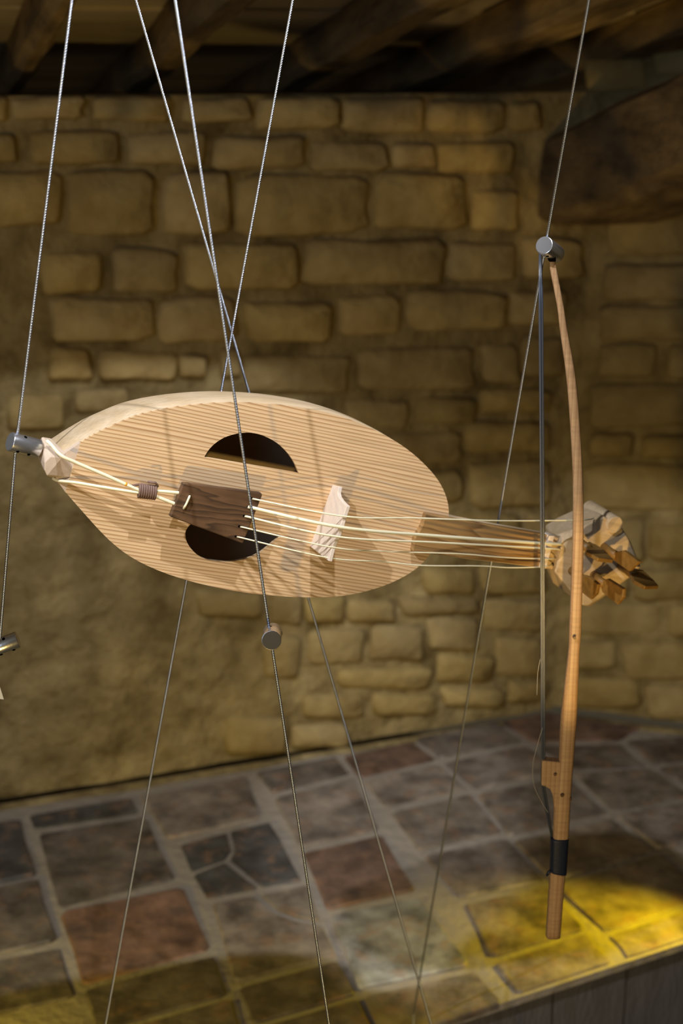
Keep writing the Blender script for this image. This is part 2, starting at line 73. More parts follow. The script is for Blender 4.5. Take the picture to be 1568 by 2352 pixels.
NUT = [[0.379,0.0247],[0.3862,0.0254],[0.3882,-0.0158],[0.3813,-0.0158]]
NECK = [[[0.2169,0.0208],[0.2172,-0.0254],0.066],[[0.2487,0.021],[0.2515,-0.0242],0.058],[[0.2779,0.0213],[0.2868,-0.0239],0.044],[[0.3316,0.0223],[0.3401,-0.0208],0.036],[[0.4054,0.0237],[0.4087,-0.0178],0.034]]
PEGBOX = [[0.4085,0.0223,0.012],[0.4171,0.0336,0.012],[0.4279,0.0442,0.012],[0.4502,0.0585,0.012],[0.4766,0.0519,0.012],[0.4947,0.0366,0.012],[0.511,0.0178,0.012],[0.5229,0.0073,0.012],[0.5218,-0.0003,0.012],[0.5089,-0.0085,0.012],[0.5008,-0.0189,0.012],[0.4838,-0.0333,0.012],[0.4674,-0.0527,0.012],[0.4587,-0.054,0.012],[0.4054,-0.019,0.012],[0.4201,-0.0236,-0.002],[0.4068,-0.02,-0.002],[0.3984,0.0218,-0.002],[0.4112,0.0238,-0.045],[0.4288,0.0398,-0.045],[0.4469,0.0514,-0.045],[0.4598,0.0576,-0.045],[0.4749,0.0561,-0.02],[0.5187,0.0293,-0.015],[0.5419,0.0012,-0.012],[0.5308,-0.0177,-0.015],[0.4934,-0.0621,-0.02],[0.4598,-0.0521,-0.03],[0.4354,-0.042,-0.03],[0.4252,-0.0252,-0.04]]
ROLL = [[0.4655,0.0518,0.016],[0.4653,0.0551,-0.045]]
PEGHOLES = [[0.406,0.0079,0.006],[0.4045,-0.0039,0.006],[0.4035,-0.0118,0.006],[0.4056,0.0161,0.006]]
PEGS = [[[0.4228,0.0247,0.012],[0.4137,0.0247,0.0499],[[0.425,0.0247,0.0285],[0.3913,0.0247,0.0798],[0.392,0.0247,0.104],[0.4156,0.0247,0.1005],[0.4373,0.0247,0.0463],[0.4341,0.0247,0.0202]],[0.0,1.0]],[[0.4622,0.0223,0.012],[0.4628,0.0201,0.0412],[[0.4619,0.0232,0.0361],[0.4593,0.0319,0.0578],[0.4603,0.0287,0.0911],[0.4654,0.0114,0.0721],[0.4647,0.0138,0.0361]],[0.959,0.2834]],[[0.4941,0.0027,0.012],[0.4875,0.0027,0.0522],[[0.5057,0.0027,0.0202],[0.5215,0.0027,0.0213],[0.5073,0.0027,0.0628],[0.4944,0.0027,0.0927],[0.4642,0.0027,0.1075],[0.4621,0.0027,0.088],[0.4781,0.0027,0.0565]],[0.0,1.0]],[[0.4275,-0.0133,0.012],[0.4281,-0.0153,0.0421],[[0.4267,-0.0105,0.0357],[0.4257,-0.0073,0.054],[0.4265,-0.01,0.0744],[0.4304,-0.023,0.071],[0.4331,-0.0323,0.0604],[0.4326,-0.0304,0.0377]],[0.959,0.2834]],[[0.4598,-0.0139,0.012],[0.4608,-0.0172,0.0379],[[0.4603,-0.0156,0.0299],[0.4579,-0.0076,0.0465],[0.4582,-0.0085,0.0805],[0.4613,-0.0188,0.0807],[0.4647,-0.0306,0.0708],[0.4637,-0.0271,0.037]],[0.959,0.2834]]]
ENDBLOCK = [[-0.2226,0.0008,0.012],[-0.218,0.0081,0.012],[-0.2066,0.0093,0.012],[-0.1906,-0.0002,0.003],[-0.1917,-0.0123,0.004],[-0.2169,-0.0124,0.012],[-0.2208,-0.0072,0.012],[-0.2235,0.0199,-0.02],[-0.2125,0.0187,-0.028],[-0.2235,0.0105,-0.03],[-0.2225,0.0004,-0.03],[-0.2165,-0.0098,-0.03],[-0.2007,-0.0213,-0.02],[-0.2011,0.0119,0.0]]
END_TOP = [[-0.2095,0.002],[-0.202,0.0126],[-0.1895,0.0257],[-0.1855,0.0241],[-0.1888,-0.0278],[-0.1925,-0.028],[-0.2055,-0.0149]]
CLAMPS = [[[-0.3079,1.413,1.5779],[-0.3323,1.397,1.5897]],[[-0.0718,1.395,1.3849],[-0.0707,1.345,1.3962]],[[-0.3402,1.405,1.3725],[-0.3723,1.398,1.3621]],[[0.2289,1.545,1.7575],[0.2116,1.517,1.7705]]]
CABLES = [[[-0.2476,1.4,2.0073],[-0.3283,1.402,1.5812],[-0.391,1.4,1.1532]],[[-0.2211,1.64,2.0171],[-0.0403,1.64,1.3296]],[[-0.1495,1.37,2.0061],[-0.0732,1.37,1.3922],[-0.0142,1.37,0.9219]],[[-0.0514,1.605,2.0157],[-0.1847,1.605,1.3621]],[[0.2304,1.42,2.0081],[0.2145,1.53,1.7649],[0.1882,1.648,1.4244]]]
STICK = [[0.2199,1.7528,0.2259,1.7528],[0.2213,1.7427,0.2282,1.7427],[0.2304,1.7038,0.2374,1.7038],[0.2343,1.6798,0.2422,1.6798],[0.2431,1.6314,0.253,1.6314],[0.2496,1.582,0.2601,1.582],[0.2563,1.5121,0.2674,1.5121],[0.2595,1.4357,0.2717,1.4357],[0.2607,1.3359,0.2742,1.3359],[0.2608,1.3035,0.2738,1.3035],[0.2562,1.2267,0.2745,1.2267],[0.2562,1.1704,0.2737,1.1704],[0.2533,1.1189,0.2725,1.1189],[0.2536,1.0664,0.2724,1.0664],[0.2522,1.0129,0.2707,1.0129],[0.251,0.9277,0.2687,0.9277]]
HAIR = [[0.2099,1.7619],[0.2131,1.7056],[0.22,1.5618],[0.2294,1.3572],[0.2377,1.1704],[0.2386,1.1362],[0.2453,1.1015],[0.2532,1.0634]]
FROG = [[0.2383,1.1693],[0.26,1.167],[0.2642,1.1419],[0.2632,1.1189],[0.2529,1.1061],[0.2511,1.1218],[0.2471,1.1316],[0.2407,1.1356],[0.2365,1.1367],[0.2357,1.1687]]
LOOSE = [[[0.2351,1.2099],[0.2299,1.1874],[0.2257,1.1619],[0.2278,1.1362],[0.2364,1.116],[0.2464,1.0986]],[[0.2289,1.297],[0.2267,1.2791],[0.2268,1.2516]]]
WRAPB = [[0.251,1.0652,0.2724,1.0652],[0.2519,1.0201,0.272,1.0189],[0.2531,1.0165,0.2713,1.0105]]
KNOTS = [[0.2514,1.1522],[0.2608,1.1258],[0.2714,1.12],[0.2657,1.3262]]
TAG = [[-0.3864,1.385,1.3161],[-0.355,1.385,1.3131],[-0.3581,1.385,1.3276],[-0.3854,1.385,1.3286]]

# ------------------------------------------------------------------ materials
def mat(name, base, rough=0.6, metal=0.0, bump=0.0, bscale=40.0, vary=None, vscale=6.0, objcol=False, stretch=None, spec=0.5):
    m = bpy.data.materials.new(name); m.use_nodes = True
    N = m.node_tree.nodes; Lk = m.node_tree.links; p = N['Principled BSDF']
    p.inputs['Roughness'].default_value = rough; p.inputs['Metallic'].default_value = metal
    p.inputs['Specular IOR Level'].default_value = spec
    tc = N.new('ShaderNodeTexCoord'); src = tc.outputs['Object']
    if stretch:
        mp = N.new('ShaderNodeMapping'); mp.inputs['Scale'].default_value = stretch
        Lk.new(src, mp.inputs['Vector']); src = mp.outputs['Vector']
    col = None
    if objcol:
        oi = N.new('ShaderNodeObjectInfo'); col = oi.outputs['Color']
    if vary:
        nz = N.new('ShaderNodeTexNoise'); nz.inputs['Scale'].default_value = vscale
        nz.inputs['Detail'].default_value = 6; nz.inputs['Roughness'].default_value = 0.62
        Lk.new(src, nz.inputs['Vector'])
        rp = N.new('ShaderNodeValToRGB'); rp.color_ramp.elements[0].position = 0.33; rp.color_ramp.elements[1].position = 0.68
        rp.color_ramp.elements[0].color = (*vary, 1); rp.color_ramp.elements[1].color = (*base, 1)
        Lk.new(nz.outputs['Fac'], rp.inputs['Fac'])
        if objcol:
            mx = N.new('ShaderNodeMix'); mx.data_type = 'RGBA'; mx.blend_type = 'MULTIPLY'; mx.inputs[0].default_value = 1.0
            Lk.new(col, mx.inputs[6]); Lk.new(rp.outputs['Color'], mx.inputs[7]); col = mx.outputs[2]
        else: col = rp.outputs['Color']
    if col is None: p.inputs['Base Color'].default_value = (*base, 1)
    else: Lk.new(col, p.inputs['Base Color'])
    if bump:
        nb = N.new('ShaderNodeTexNoise'); nb.inputs['Scale'].default_value = bscale; nb.inputs['Detail'].default_value = 8
        Lk.new(src, nb.inputs['Vector'])
        b = N.new('ShaderNodeBump'); b.inputs['Strength'].default_value = 1.0; b.inputs['Distance'].default_value = bump
        Lk.new(nb.outputs['Fac'], b.inputs['Height']); Lk.new(b.outputs['Normal'], p.inputs['Normal'])
    return m

def grain(name, freq, wob, cols, axis='Z', rough=0.55, nscale=(3, 3, 14), relief=0.0):
    """wood with growth lines across one local axis; cols = ramp stops over one ring"""
    m = bpy.data.materials.new(name); m.use_nodes = True
    N = m.node_tree.nodes; Lk = m.node_tree.links; p = N['Principled BSDF']; p.inputs['Roughness'].default_value = rough
    tc = N.new('ShaderNodeTexCoord'); sx = N.new('ShaderNodeSeparateXYZ'); Lk.new(tc.outputs['Object'], sx.inputs[0])
    mp = N.new('ShaderNodeMapping'); mp.inputs['Scale'].default_value = nscale; Lk.new(tc.outputs['Object'], mp.inputs['Vector'])
    nz = N.new('ShaderNodeTexNoise'); nz.inputs['Scale'].default_value = 1.0; nz.inputs['Detail'].default_value = 4; Lk.new(mp.outputs['Vector'], nz.inputs['Vector'])
    a = N.new('ShaderNodeMath'); a.operation = 'MULTIPLY'; a.inputs[1].default_value = freq; Lk.new(sx.outputs[axis], a.inputs[0])
    b = N.new('ShaderNodeMath'); b.operation = 'MULTIPLY_ADD'; b.inputs[1].default_value = wob; Lk.new(nz.outputs['Fac'], b.inputs[0]); Lk.new(a.outputs[0], b.inputs[2])
    fr = N.new('ShaderNodeMath'); fr.operation = 'FRACT'; Lk.new(b.outputs[0], fr.inputs[0])
    rp = N.new('ShaderNodeValToRGB'); Lk.new(fr.outputs[0], rp.inputs['Fac'])
    els = rp.color_ramp.elements
    while len(els) < len(cols): els.new(0.5)
    for e, (pos, c) in zip(els, cols): e.position = pos; e.color = (*c, 1)
    # fine fibre variation
    mp2 = N.new('ShaderNodeMapping'); mp2.inputs['Scale'].default_value = (14, 300, 300); Lk.new(tc.outputs['Object'], mp2.inputs['Vector'])
    n2 = N.new('ShaderNodeTexNoise'); n2.inputs['Scale'].default_value = 1.0; n2.inputs['Detail'].default_value = 3; Lk.new(mp2.outputs['Vector'], n2.inputs['Vector'])
    mr = N.new('ShaderNodeMapRange'); mr.inputs[1].default_value = 0.3; mr.inputs[2].default_value = 0.7; mr.inputs[3].default_value = 0.86; mr.inputs[4].default_value = 1.08
    Lk.new(n2.outputs['Fac'], mr.inputs[0])
    mx = N.new('ShaderNodeMix'); mx.data_type = 'RGBA'; mx.blend_type = 'MULTIPLY'; mx.inputs[0].default_value = 1.0
    Lk.new(rp.outputs['Color'], mx.inputs[6]); Lk.new(mr.outputs[0], mx.inputs[7]); Lk.new(mx.outputs[2], p.inputs['Base Color'])
    if relief:
        bp = N.new('ShaderNodeBump'); bp.inputs['Distance'].default_value = relief; bp.inputs['Strength'].default_value = 0.6
        Lk.new(fr.outputs[0], bp.inputs['Height']); Lk.new(bp.outputs['Normal'], p.inputs['Normal'])
    return m

M = {}
M['stone'] = mat('limestone', (1.0, 0.98, 0.92), 0.9, bump=0.014, bscale=17, vary=(0.66, 0.60, 0.50), vscale=11, objcol=True, spec=0.1)
M['mortar'] = mat('lime_mortar', (0.40, 0.305, 0.145), 0.95, bump=0.03, bscale=17, vary=(0.15, 0.106, 0.042), vscale=9, spec=0.1)
M['tile'] = mat('worn_floor_tile', (2.0, 1.9, 1.8), 0.5, bump=0.005, bscale=30, vary=(0.58, 0.52, 0.48), vscale=13, objcol=True, spec=0.35)
def flecks(m, colour, scale, amount):
    N = m.node_tree.nodes; Lk = m.node_tree.links; p = N['Principled BSDF']; old = p.inputs['Base Color'].links[0].from_socket
    tc = N.new('ShaderNodeTexCoord'); n_ = N.new('ShaderNodeTexNoise'); n_.inputs['Scale'].default_value = scale; n_.inputs['Detail'].default_value = 5
    Lk.new(tc.outputs['Object'], n_.inputs['Vector'])
    mr = N.new('ShaderNodeMapRange'); mr.inputs[1].default_value = 0.54; mr.inputs[2].default_value = 0.68; mr.inputs[3].default_value = 0; mr.inputs[4].default_value = amount
    Lk.new(n_.outputs['Fac'], mr.inputs[0])
    mx = N.new('ShaderNodeMix'); mx.data_type = 'RGBA'; Lk.new(mr.outputs[0], mx.inputs[0]); Lk.new(old, mx.inputs[6]); mx.inputs[7].default_value = (*colour, 1)
    Lk.new(mx.outputs[2], p.inputs['Base Color'])
flecks(M['tile'], (0.33, 0.18, 0.10), 30, 0.42)
flecks(M['tile'], (0.05, 0.048, 0.05), 17, 0.5)
M['grout'] = mat('pale_grout', (0.38, 0.325, 0.255), 0.85, bump=0.006, bscale=40, vary=(0.32, 0.27, 0.21), vscale=14, spec=0.2)
M['front'] = mat('weathered_grey_board', (0.17, 0.155, 0.145), 0.8, bump=0.003, bscale=30, vary=(0.12, 0.105, 0.095), vscale=5, stretch=(6, 6, 1))
M['rafter'] = mat('old_brown_rafter', (0.40, 0.28, 0.13), 0.85, bump=0.010, bscale=9, vary=(0.14, 0.10, 0.055), vscale=5, stretch=(4, 1, 4), spec=0.15)
M['timber'] = mat('old_dark_timber', (0.25, 0.175, 0.09), 0.85, bump=0.012, bscale=9, vary=(0.09, 0.065, 0.038), vscale=5, stretch=(4, 1, 4), spec=0.15)
M['board'] = mat('grey_ceiling_board', (0.62, 0.52, 0.36), 0.9, bump=0.002, bscale=20, vary=(0.45, 0.37, 0.25), vscale=4, stretch=(1, 6, 1), spec=0.1)
M['floor'] = mat('dark_stone_floor', (0.12, 0.10, 0.08), 0.8, bump=0.004, bscale=10, vary=(0.07, 0.06, 0.05), vscale=4)
M['spruce'] = grain('spruce_soundboard', 250, 4.5, [(0.0, (0.68, 0.48, 0.285)), (0.42, (0.67, 0.465, 0.265)), (0.68, (0.54, 0.335, 0.165)), (0.84, (0.36, 0.195, 0.08)), (1.0, (0.66, 0.46, 0.265))], nscale=(1.8, 2, 24), relief=0.0)
M['pale'] = grain('pale_maple', 60, 3.0, [(0.0, (0.53, 0.40, 0.255)), (0.5, (0.48, 0.35, 0.205)), (1.0, (0.53, 0.40, 0.255))], nscale=(4, 20, 20))
M['inner'] = mat('unfinished_inner_wood', (0.42, 0.31, 0.21), 0.8, vary=(0.36, 0.26, 0.175), vscale=25)
M['block'] = mat('planed_pale_block', (0.60, 0.47, 0.36), 0.6, bump=0.0004, bscale=160, vary=(0.52, 0.40, 0.30), vscale=30)
M['walnut'] = grain('walnut', 120, 7.0, [(0.0, (0.135, 0.072, 0.035)), (0.5, (0.095, 0.050, 0.025)), (0.8, (0.05, 0.028, 0.016)), (1.0, (0.13, 0.07, 0.034))], rough=0.42, nscale=(7, 10, 40))
M['fingerboard'] = grain('brown_fingerboard', 90, 6.0, [(0.0, (0.34, 0.20, 0.075)), (0.5, (0.29, 0.165, 0.06)), (0.85, (0.17, 0.09, 0.032)), (1.0, (0.33, 0.195, 0.075))], rough=0.4, nscale=(5, 8, 30))
M['bridge'] = mat('white_sycamore', (0.68, 0.57, 0.47), 0.6, bump=0.0003, bscale=300, vary=(0.62, 0.51, 0.41), vscale=60)
M['gut'] = mat('gut_string', (0.80, 0.74, 0.52), 0.35, spec=0.5)
M['gut_mark'] = mat('orange_gut_stain', (0.85, 0.36, 0.02), 0.4)
M['wrap'] = mat('brown_waxed_cord', (0.17, 0.10, 0.075), 0.55, bump=0.0004, bscale=700)
M['peg'] = mat('honey_boxwood', (0.24, 0.125, 0.025), 0.5, bump=0.0004, bscale=90, vary=(0.15, 0.075, 0.014), vscale=35, stretch=(1, 3, 3))
M['stick'] = grain('larch_bow_stick', 190, 2.0, [(0.0, (0.45, 0.28, 0.15)), (0.6, (0.40, 0.245, 0.13)), (0.9, (0.33, 0.19, 0.095)), (1.0, (0.44, 0.275, 0.145))], axis='X', rough=0.5, nscale=(30, 30, 2))
M['hair'] = mat('black_bow_hair', (0.05, 0.06, 0.085), 0.28, spec=0.9)
M['hairlight'] = mat('pale_bow_hair', (0.42, 0.38, 0.33), 0.35)
M['thread'] = mat('navy_thread', (0.008, 0.013, 0.034), 0.5, bump=0.0002, bscale=500, spec=0.4)
M['alu'] = mat('turned_aluminium', (0.78, 0.79, 0.84), 0.27, metal=0.92, bump=0.0001, bscale=400)
M['alu_end'] = mat('sawn_aluminium_end', (0.10, 0.098, 0.10), 0.6, spec=0.3)
M['steel'] = mat('steel_cable', (0.52, 0.55, 0.63), 0.36, metal=1.0)
M['black'] = mat('black_hollow', (0.004, 0.004, 0.004), 0.9, spec=0.0)
M['paper'] = mat('white_paper', (0.82, 0.84, 0.88), 0.8)

# ------------------------------------------------------------------ builders
def link(name, me, m, parent=None, smooth=False, **pr):
    o = bpy.data.objects.new(name, me); COL.objects.link(o)
    if m is not None and len(me.materials) == 0: me.materials.append(m)
    if parent is not None: o.parent = parent
    if smooth:
        for f in me.polygons: f.use_smooth = True
    for k, v_ in pr.items(): o[k] = v_
    return o
def mesh(name, vs, fs, m, parent=None, smooth=False, fix=True, **pr):
    me = bpy.data.meshes.new(name); me.from_pydata([tuple(v) for v in vs], [], fs); me.update()
    if fix:
        b = bmesh.new(); b.from_mesh(me); bmesh.ops.recalc_face_normals(b, faces=b.faces); b.to_mesh(me); b.free()
    return link(name, me, m, parent, smooth, **pr)
def empty(name, mw, **pr):
    o = bpy.data.objects.new(name, None); COL.objects.link(o); o.empty_display_size = 0.05; o.matrix_world = mw
    for k, v_ in pr.items(): o[k] = v_
    return o
def hull(name, pts, m, parent=None, bevel=0.0, **pr):
    b = bmesh.new()
    for p in pts: b.verts.new(p)
    r = bmesh.ops.convex_hull(b, input=b.verts)
    bmesh.ops.delete(b, geom=list({e for e in r['geom_interior'] + r['geom_unused'] if isinstance(e, bmesh.types.BMVert)}), context='VERTS')
    bmesh.ops.dissolve_limit(b, angle_limit=0.06, verts=b.verts, edges=b.edges)
    bmesh.ops.recalc_face_normals(b, faces=b.faces)
    me = bpy.data.meshes.new(name); b.to_mesh(me); b.free()
    o = link(name, me, m, parent, **pr)
    if bevel: bev(o, bevel)
    return o
def bev(o, width, seg=2):
    d = o.modifiers.new('bevel', 'BEVEL'); d.width = width; d.segments = seg; d.limit_method = 'ANGLE'; d.angle_limit = 0.5
def prism(name, outline, a, b_, m, parent=None, bevel=0.0, **pr):
    """outline = 3-D points; a, b_ = two offsets"""
    n = len(outline); A = [V(p) + V(a) for p in outline]; B = [V(p) + V(b_) for p in outline]
    fs = [list(range(n)), list(range(n, 2 * n))] + [[i, (i + 1) % n, n + (i + 1) % n, n + i] for i in range(n)]
    o = mesh(name, A + B, fs, m, parent, **pr)
    if bevel: bev(o, bevel)
    return o
def frames(pts):
    out = []; up = None
    for i, p in enumerate(pts):
        t = (pts[min(i + 1, len(pts) - 1)] - pts[max(i - 1, 0)]).normalized()
        if up is None:
            up = V((0, 0, 1)) if abs(t.z) < 0.9 else V((1, 0, 0))
        x = (up - t * up.dot(t)).normalized(); y = t.cross(x); up = x
        out.append((p, x, y))
    return out
def tube_data(pts, r, n=8, cap=True, off=0):
    pts = [V(p) for p in pts]; vs = []; fs = []
    rr = r if isinstance(r, (list, tuple)) else [r] * len(pts)
    for (p, x, y), q in zip(frames(pts), rr):
        for k in range(n):
            a = 2 * math.pi * k / n; vs.append(p + x * (q * math.cos(a)) + y * (q * math.sin(a)))
    for i in range(len(pts) - 1):
        for k in range(n):
            fs.append([off + i * n + k, off + i * n + (k + 1) % n, off + (i + 1) * n + (k + 1) % n, off + (i + 1) * n + k])
    if cap: fs += [[off + k for k in range(n)], [off + (len(pts) - 1) * n + k for k in range(n)]]
    return vs, fs
def tube(name, pts, r, m, parent=None, n=8, **pr):
    vs, fs = tube_data(pts, r, n)
    return mesh(name, vs, fs, m, parent, smooth=True, **pr)
def smooth_path(pts, k=6):
    p = [V(q) for q in pts]; out = []
    for i in range(len(p) - 1):
        a, b, c, d = p[max(i - 1, 0)], p[i], p[i + 1], p[min(i + 2, len(p) - 1)]
        for j in range(k):
            t = j / k
            out.append(0.5 * (2 * b + (c - a) * t + (2 * a - 5 * b + 4 * c - d) * t * t + (3 * b - a - 3 * c + d) * t ** 3))
    out.append(p[-1]); return out
def cyl(name, p, q, r, m, parent=None, n=24, bevel=0.0, **pr):
    vs, fs = tube_data([p, q], r, n)
    o = mesh(name, vs, fs, m, parent, **pr)
    for f in o.data.polygons: f.use_smooth = len(f.vertices) == 4
    if bevel: bev(o, bevel)
    return o
def nz(p, s, k=0.0): return noise.noise(V(p) * s + V((k, k * 1.7, -k)))

# ------------------------------------------------------------------ walls
def wall_grid(name, P, s0, s1, z0, z1, step, clip, seed, label=None):
    """P(s, z, n) -> world point"""
    ns = int((s1 - s0) / step) + 1; nzv = int((z1 - z0) / step) + 1
    vs = []; fs = []
    for j in range(nzv + 1):
        z = z0 + (z1 - z0) * j / nzv
        a, b = clip(z)
        lo = s0 if a is None else a; hi = s1 if b is None else b
        for i in range(ns + 1):
            s = lo + (hi - lo) * i / ns
            edge = (i in (0, ns))
            d = 0.0 if edge else 0.010 * nz((s, z, 0), 7, seed) + 0.006 * nz((s, z, 0), 19, seed) - 0.002
            vs.append(P(s, z, d))
    w_ = ns + 1
    for j in range(nzv):
        for i in range(ns): fs.append([j * w_ + i, j * w_ + i + 1, (j + 1) * w_ + i + 1, (j + 1) * w_ + i])
    return mesh(name, vs, fs, M['mortar'], None, smooth=True, fix=False, kind='structure')
def stone_piece(name, q, P, parent, seed, tone, proud=0.012):
    rnd = random.Random(seed)
    c = [V((a, b)) for a, b in q]                       # TL TR BR BL
    def bl(x, y):                                       # x,y in -1..1 (y up)
        t = (x + 1) / 2; u = (1 - y) / 2
        return (c[0] * (1 - t) + c[1] * t) * (1 - u) + (c[3] * (1 - t) + c[2] * t) * u
    cut = [0.70 + 0.22 * rnd.random() for _ in range(8)]
    base = [(-cut[0], 1), (rnd.uniform(-.2, .2), 1.0), (cut[1], 1), (1, cut[2]), (1.0, rnd.uniform(-.2, .2)), (1, -cut[3]),
            (cut[4], -1), (rnd.uniform(-.2, .2), -1), (-cut[5], -1), (-1, -cut[6]), (-1, rnd.uniform(-.2, .2)), (-1, cut[7])]
    base = [(x * (1 + rnd.uniform(-.05, .04)), y * (1 + rnd.uniform(-.09, .06))) for x, y in base]
    n = len(base); vs = []; fs = []
    tilt = (rnd.uniform(-1, 1) * 0.004, rnd.uniform(-1, 1) * 0.004)
    w_ = (c[1] - c[0]).length; h_ = (c[0] - c[3]).length
    ins = min(0.011, 0.16 * min(w_, h_))
    for sc, d in ((0.0, -0.012), (0.25, proud * 0.45), (1.0, proud)):
        for x, y in base:
            p = bl(x * (1 - 2 * ins * sc / w_), y * (1 - 2 * ins * sc / h_))
            vs.append(P(p.x, p.y, d + (tilt[0] * x + tilt[1] * y if d > 0 else 0)))
    pc = bl(0, 0); vs.append(P(pc.x, pc.y, proud + rnd.uniform(0.0, 0.006)))
    for r in range(2):
        for k in range(n): fs.append([r * n + k, r * n + (k + 1) % n, (r + 1) * n + (k + 1) % n, (r + 1) * n + k])
    for k in range(n): fs.append([2 * n + k, 2 * n + (k + 1) % n, 3 * n])
    o = mesh(name, vs, fs, M['stone'], parent, smooth=True)
    o.color = (*tone, 1)
    return o
def stone_tone(rnd):
    k = rnd.uniform(0.90, 1.10); y = rnd.uniform(-0.02, 0.02)
    return (0.55 * k + y * .4, 0.425 * k, 0.205 * k - y)

O0, WD, WN = [V(x) for x in LEFT_FRAME]
def PL(s, z, n): return V((O0.x, O0.y, 0)) + WD * s + V((0, 0, z)) + WN * n
(cs0, cz0), (cs1, cz1) = LEFT_CORNER
def left_clip(z): return (None, cs0 + (cs1 - cs0) * (z - cz0) / (cz1 - cz0))
WALL_TOP = 1.895
wl = wall_grid('wall_left', PL, -1.5, 0, 0.4545, WALL_TOP, 0.03, left_clip, 3.1)
rnd = random.Random(11)
for i, q in enumerate(STONES_LEFT):
    q2 = [(a + rnd.uniform(-.006, .006), b + rnd.uniform(-.004, .004)) for a, b in q]
    if i < 8: q2 = [(a, min(b, WALL_TOP)) for a, b in q2]
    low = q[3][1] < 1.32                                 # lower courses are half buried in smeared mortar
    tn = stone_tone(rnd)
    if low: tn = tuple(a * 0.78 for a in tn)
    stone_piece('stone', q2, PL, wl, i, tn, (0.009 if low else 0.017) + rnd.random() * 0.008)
for z0_, z1_ in ((1.842, 1.893), (1.765, 1.83), (1.625, 1.752), (1.50, 1.60), (1.40, 1.485)):   # the same courses carried on to the left
    s_ = -0.80 - rnd.uniform(0, .05)
    while s_ > -1.3:
        w_ = rnd.uniform(.14, .24)
        stone_piece('stone', [(s_ - w_, z1_), (s_, z1_), (s_, z0_), (s_ - w_, z0_)], PL, wl, int(s_ * 1000) + int(z0_ * 100), stone_tone(rnd), 0.017)
        s_ -= w_ + rnd.uniform(.012, .022)
# top of the wall under the eaves
vs = [PL(s, WALL_TOP - .002, d) for d in (0.0, -0.45) for s in (-1.5, -1.0, -.5, 0, .5, 0.62)]
mesh('wall_top', vs, [[i, i + 1, 7 + i, 6 + i] for i in range(5)], M['mortar'], wl)

CB, RDv, RNv, RVv = [V(x) for x in RIGHT_FRAME]
def PR(s, z, n): return CB + RDv * s + RVv * z + RNv * n
rc = RIGHT_CORNER
def right_clip(z): return (rc[0] * z / rc[1], None)
wr = wall_grid('wall_right', PR, 0, 1.1, 0.0, 1.95, 0.03, right_clip, 8.7)
for i, q in enumerate(STONES_RIGHT):
    q2 = [(a + rnd.uniform(-.006, .006), b + rnd.uniform(-.004, .004)) for a, b in q]
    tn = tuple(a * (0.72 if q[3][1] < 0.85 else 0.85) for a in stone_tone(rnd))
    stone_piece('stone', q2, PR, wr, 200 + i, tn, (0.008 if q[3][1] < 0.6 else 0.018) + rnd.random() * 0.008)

# ------------------------------------------------------------------ floor and ceiling
mesh('floor', [(-3, -2, 0), (3, -2, 0), (3, 4, 0), (-3, 4, 0), (-3, -2, -.05), (3, -2, -.05), (3, 4, -.05), (-3, 4, -.05)],
     [[0, 1, 2, 3], [4, 5, 6, 7], [0, 1, 5, 4], [1, 2, 6, 5], [2, 3, 7, 6], [3, 0, 4, 7]], M['floor'], kind='structure')
CO, CS, CT, CN = [V(x) for x in CEIL_FRAME]
def PC(s, t, n): return CO + CS * s + CT * t + CN * n
cf = Matrix(((CS.x, CT.x, CN.x, CO.x), (CS.y, CT.y, CN.y, CO.y), (CS.z, CT.z, CN.z, CO.z), (0, 0, 0, 1)))
ceil = empty('ceiling', cf, kind='structure')
T0, T1 = -1.3, 0.95
k = 0; t = T0
rndc = random.Random(4)
while t < T1:                                            # boards above the rafters, laid along the wall
    wdt = rndc.uniform(0.17, 0.24); d = rndc.uniform(0, 0.006)
    a, b = t + 0.003, t + wdt - 0.003
    c8 = [(x, y, z) for z in (0.072 + d, 0.097 + d) for x, y in ((-1.35, a), (1.25, a), (1.25, b), (-1.35, b))]
    mesh('board', c8, [[0, 1, 2, 3], [4, 5, 6, 7], [0, 1, 5, 4], [1, 2, 6, 5], [2, 3, 7, 6], [3, 0, 4, 7]], M['board'], ceil)
    t += wdt
mesh('eaves_panel', [(x, -1.25, z) for x in (-1.35, 1.25) for z in (-.3, .13)], [[0, 1, 3, 2]], M['timber'], ceil)
for i, (s0, s1) in enumerate([[RAFTERS[0][0] - .5, RAFTERS[0][1] - .46], [RAFTERS[0][0] - .25, RAFTERS[0][1] - .22]] + RAFTERS):   # rough-hewn rafters
    vs = []; n = 22
    for j in range(n + 1):
        tt = -1.2 + (T1 + 1.1) * j / n
        wb = 0.016 * nz((i, tt, 0), 2.2, i) ; wt = 0.012 * nz((i, tt, 3), 5, i); hb = 0.012 * nz((i, tt, 7), 4, i)
        s_a, s_b = s0 + wb + (s1 - s0) * .08, s1 + wb + wt - (s1 - s0) * .08
        ch = 0.014
        for s_, n_ in ((s_a, 0.072), (s_a, ch + hb), (s_a + ch, hb), (s_b - ch, hb), (s_b, ch + hb), (s_b, 0.072)): vs.append((s_, tt, n_))
    fs = [[j * 6 + q, j * 6 + (q + 1) % 6, (j + 1) * 6 + (q + 1) % 6, (j + 1) * 6 + q] for j in range(n) for q in range(6)]
    fs += [list(range(6)), [n * 6 + q for q in range(6)]]
    mesh('rafter', vs, fs, M['rafter'], ceil)

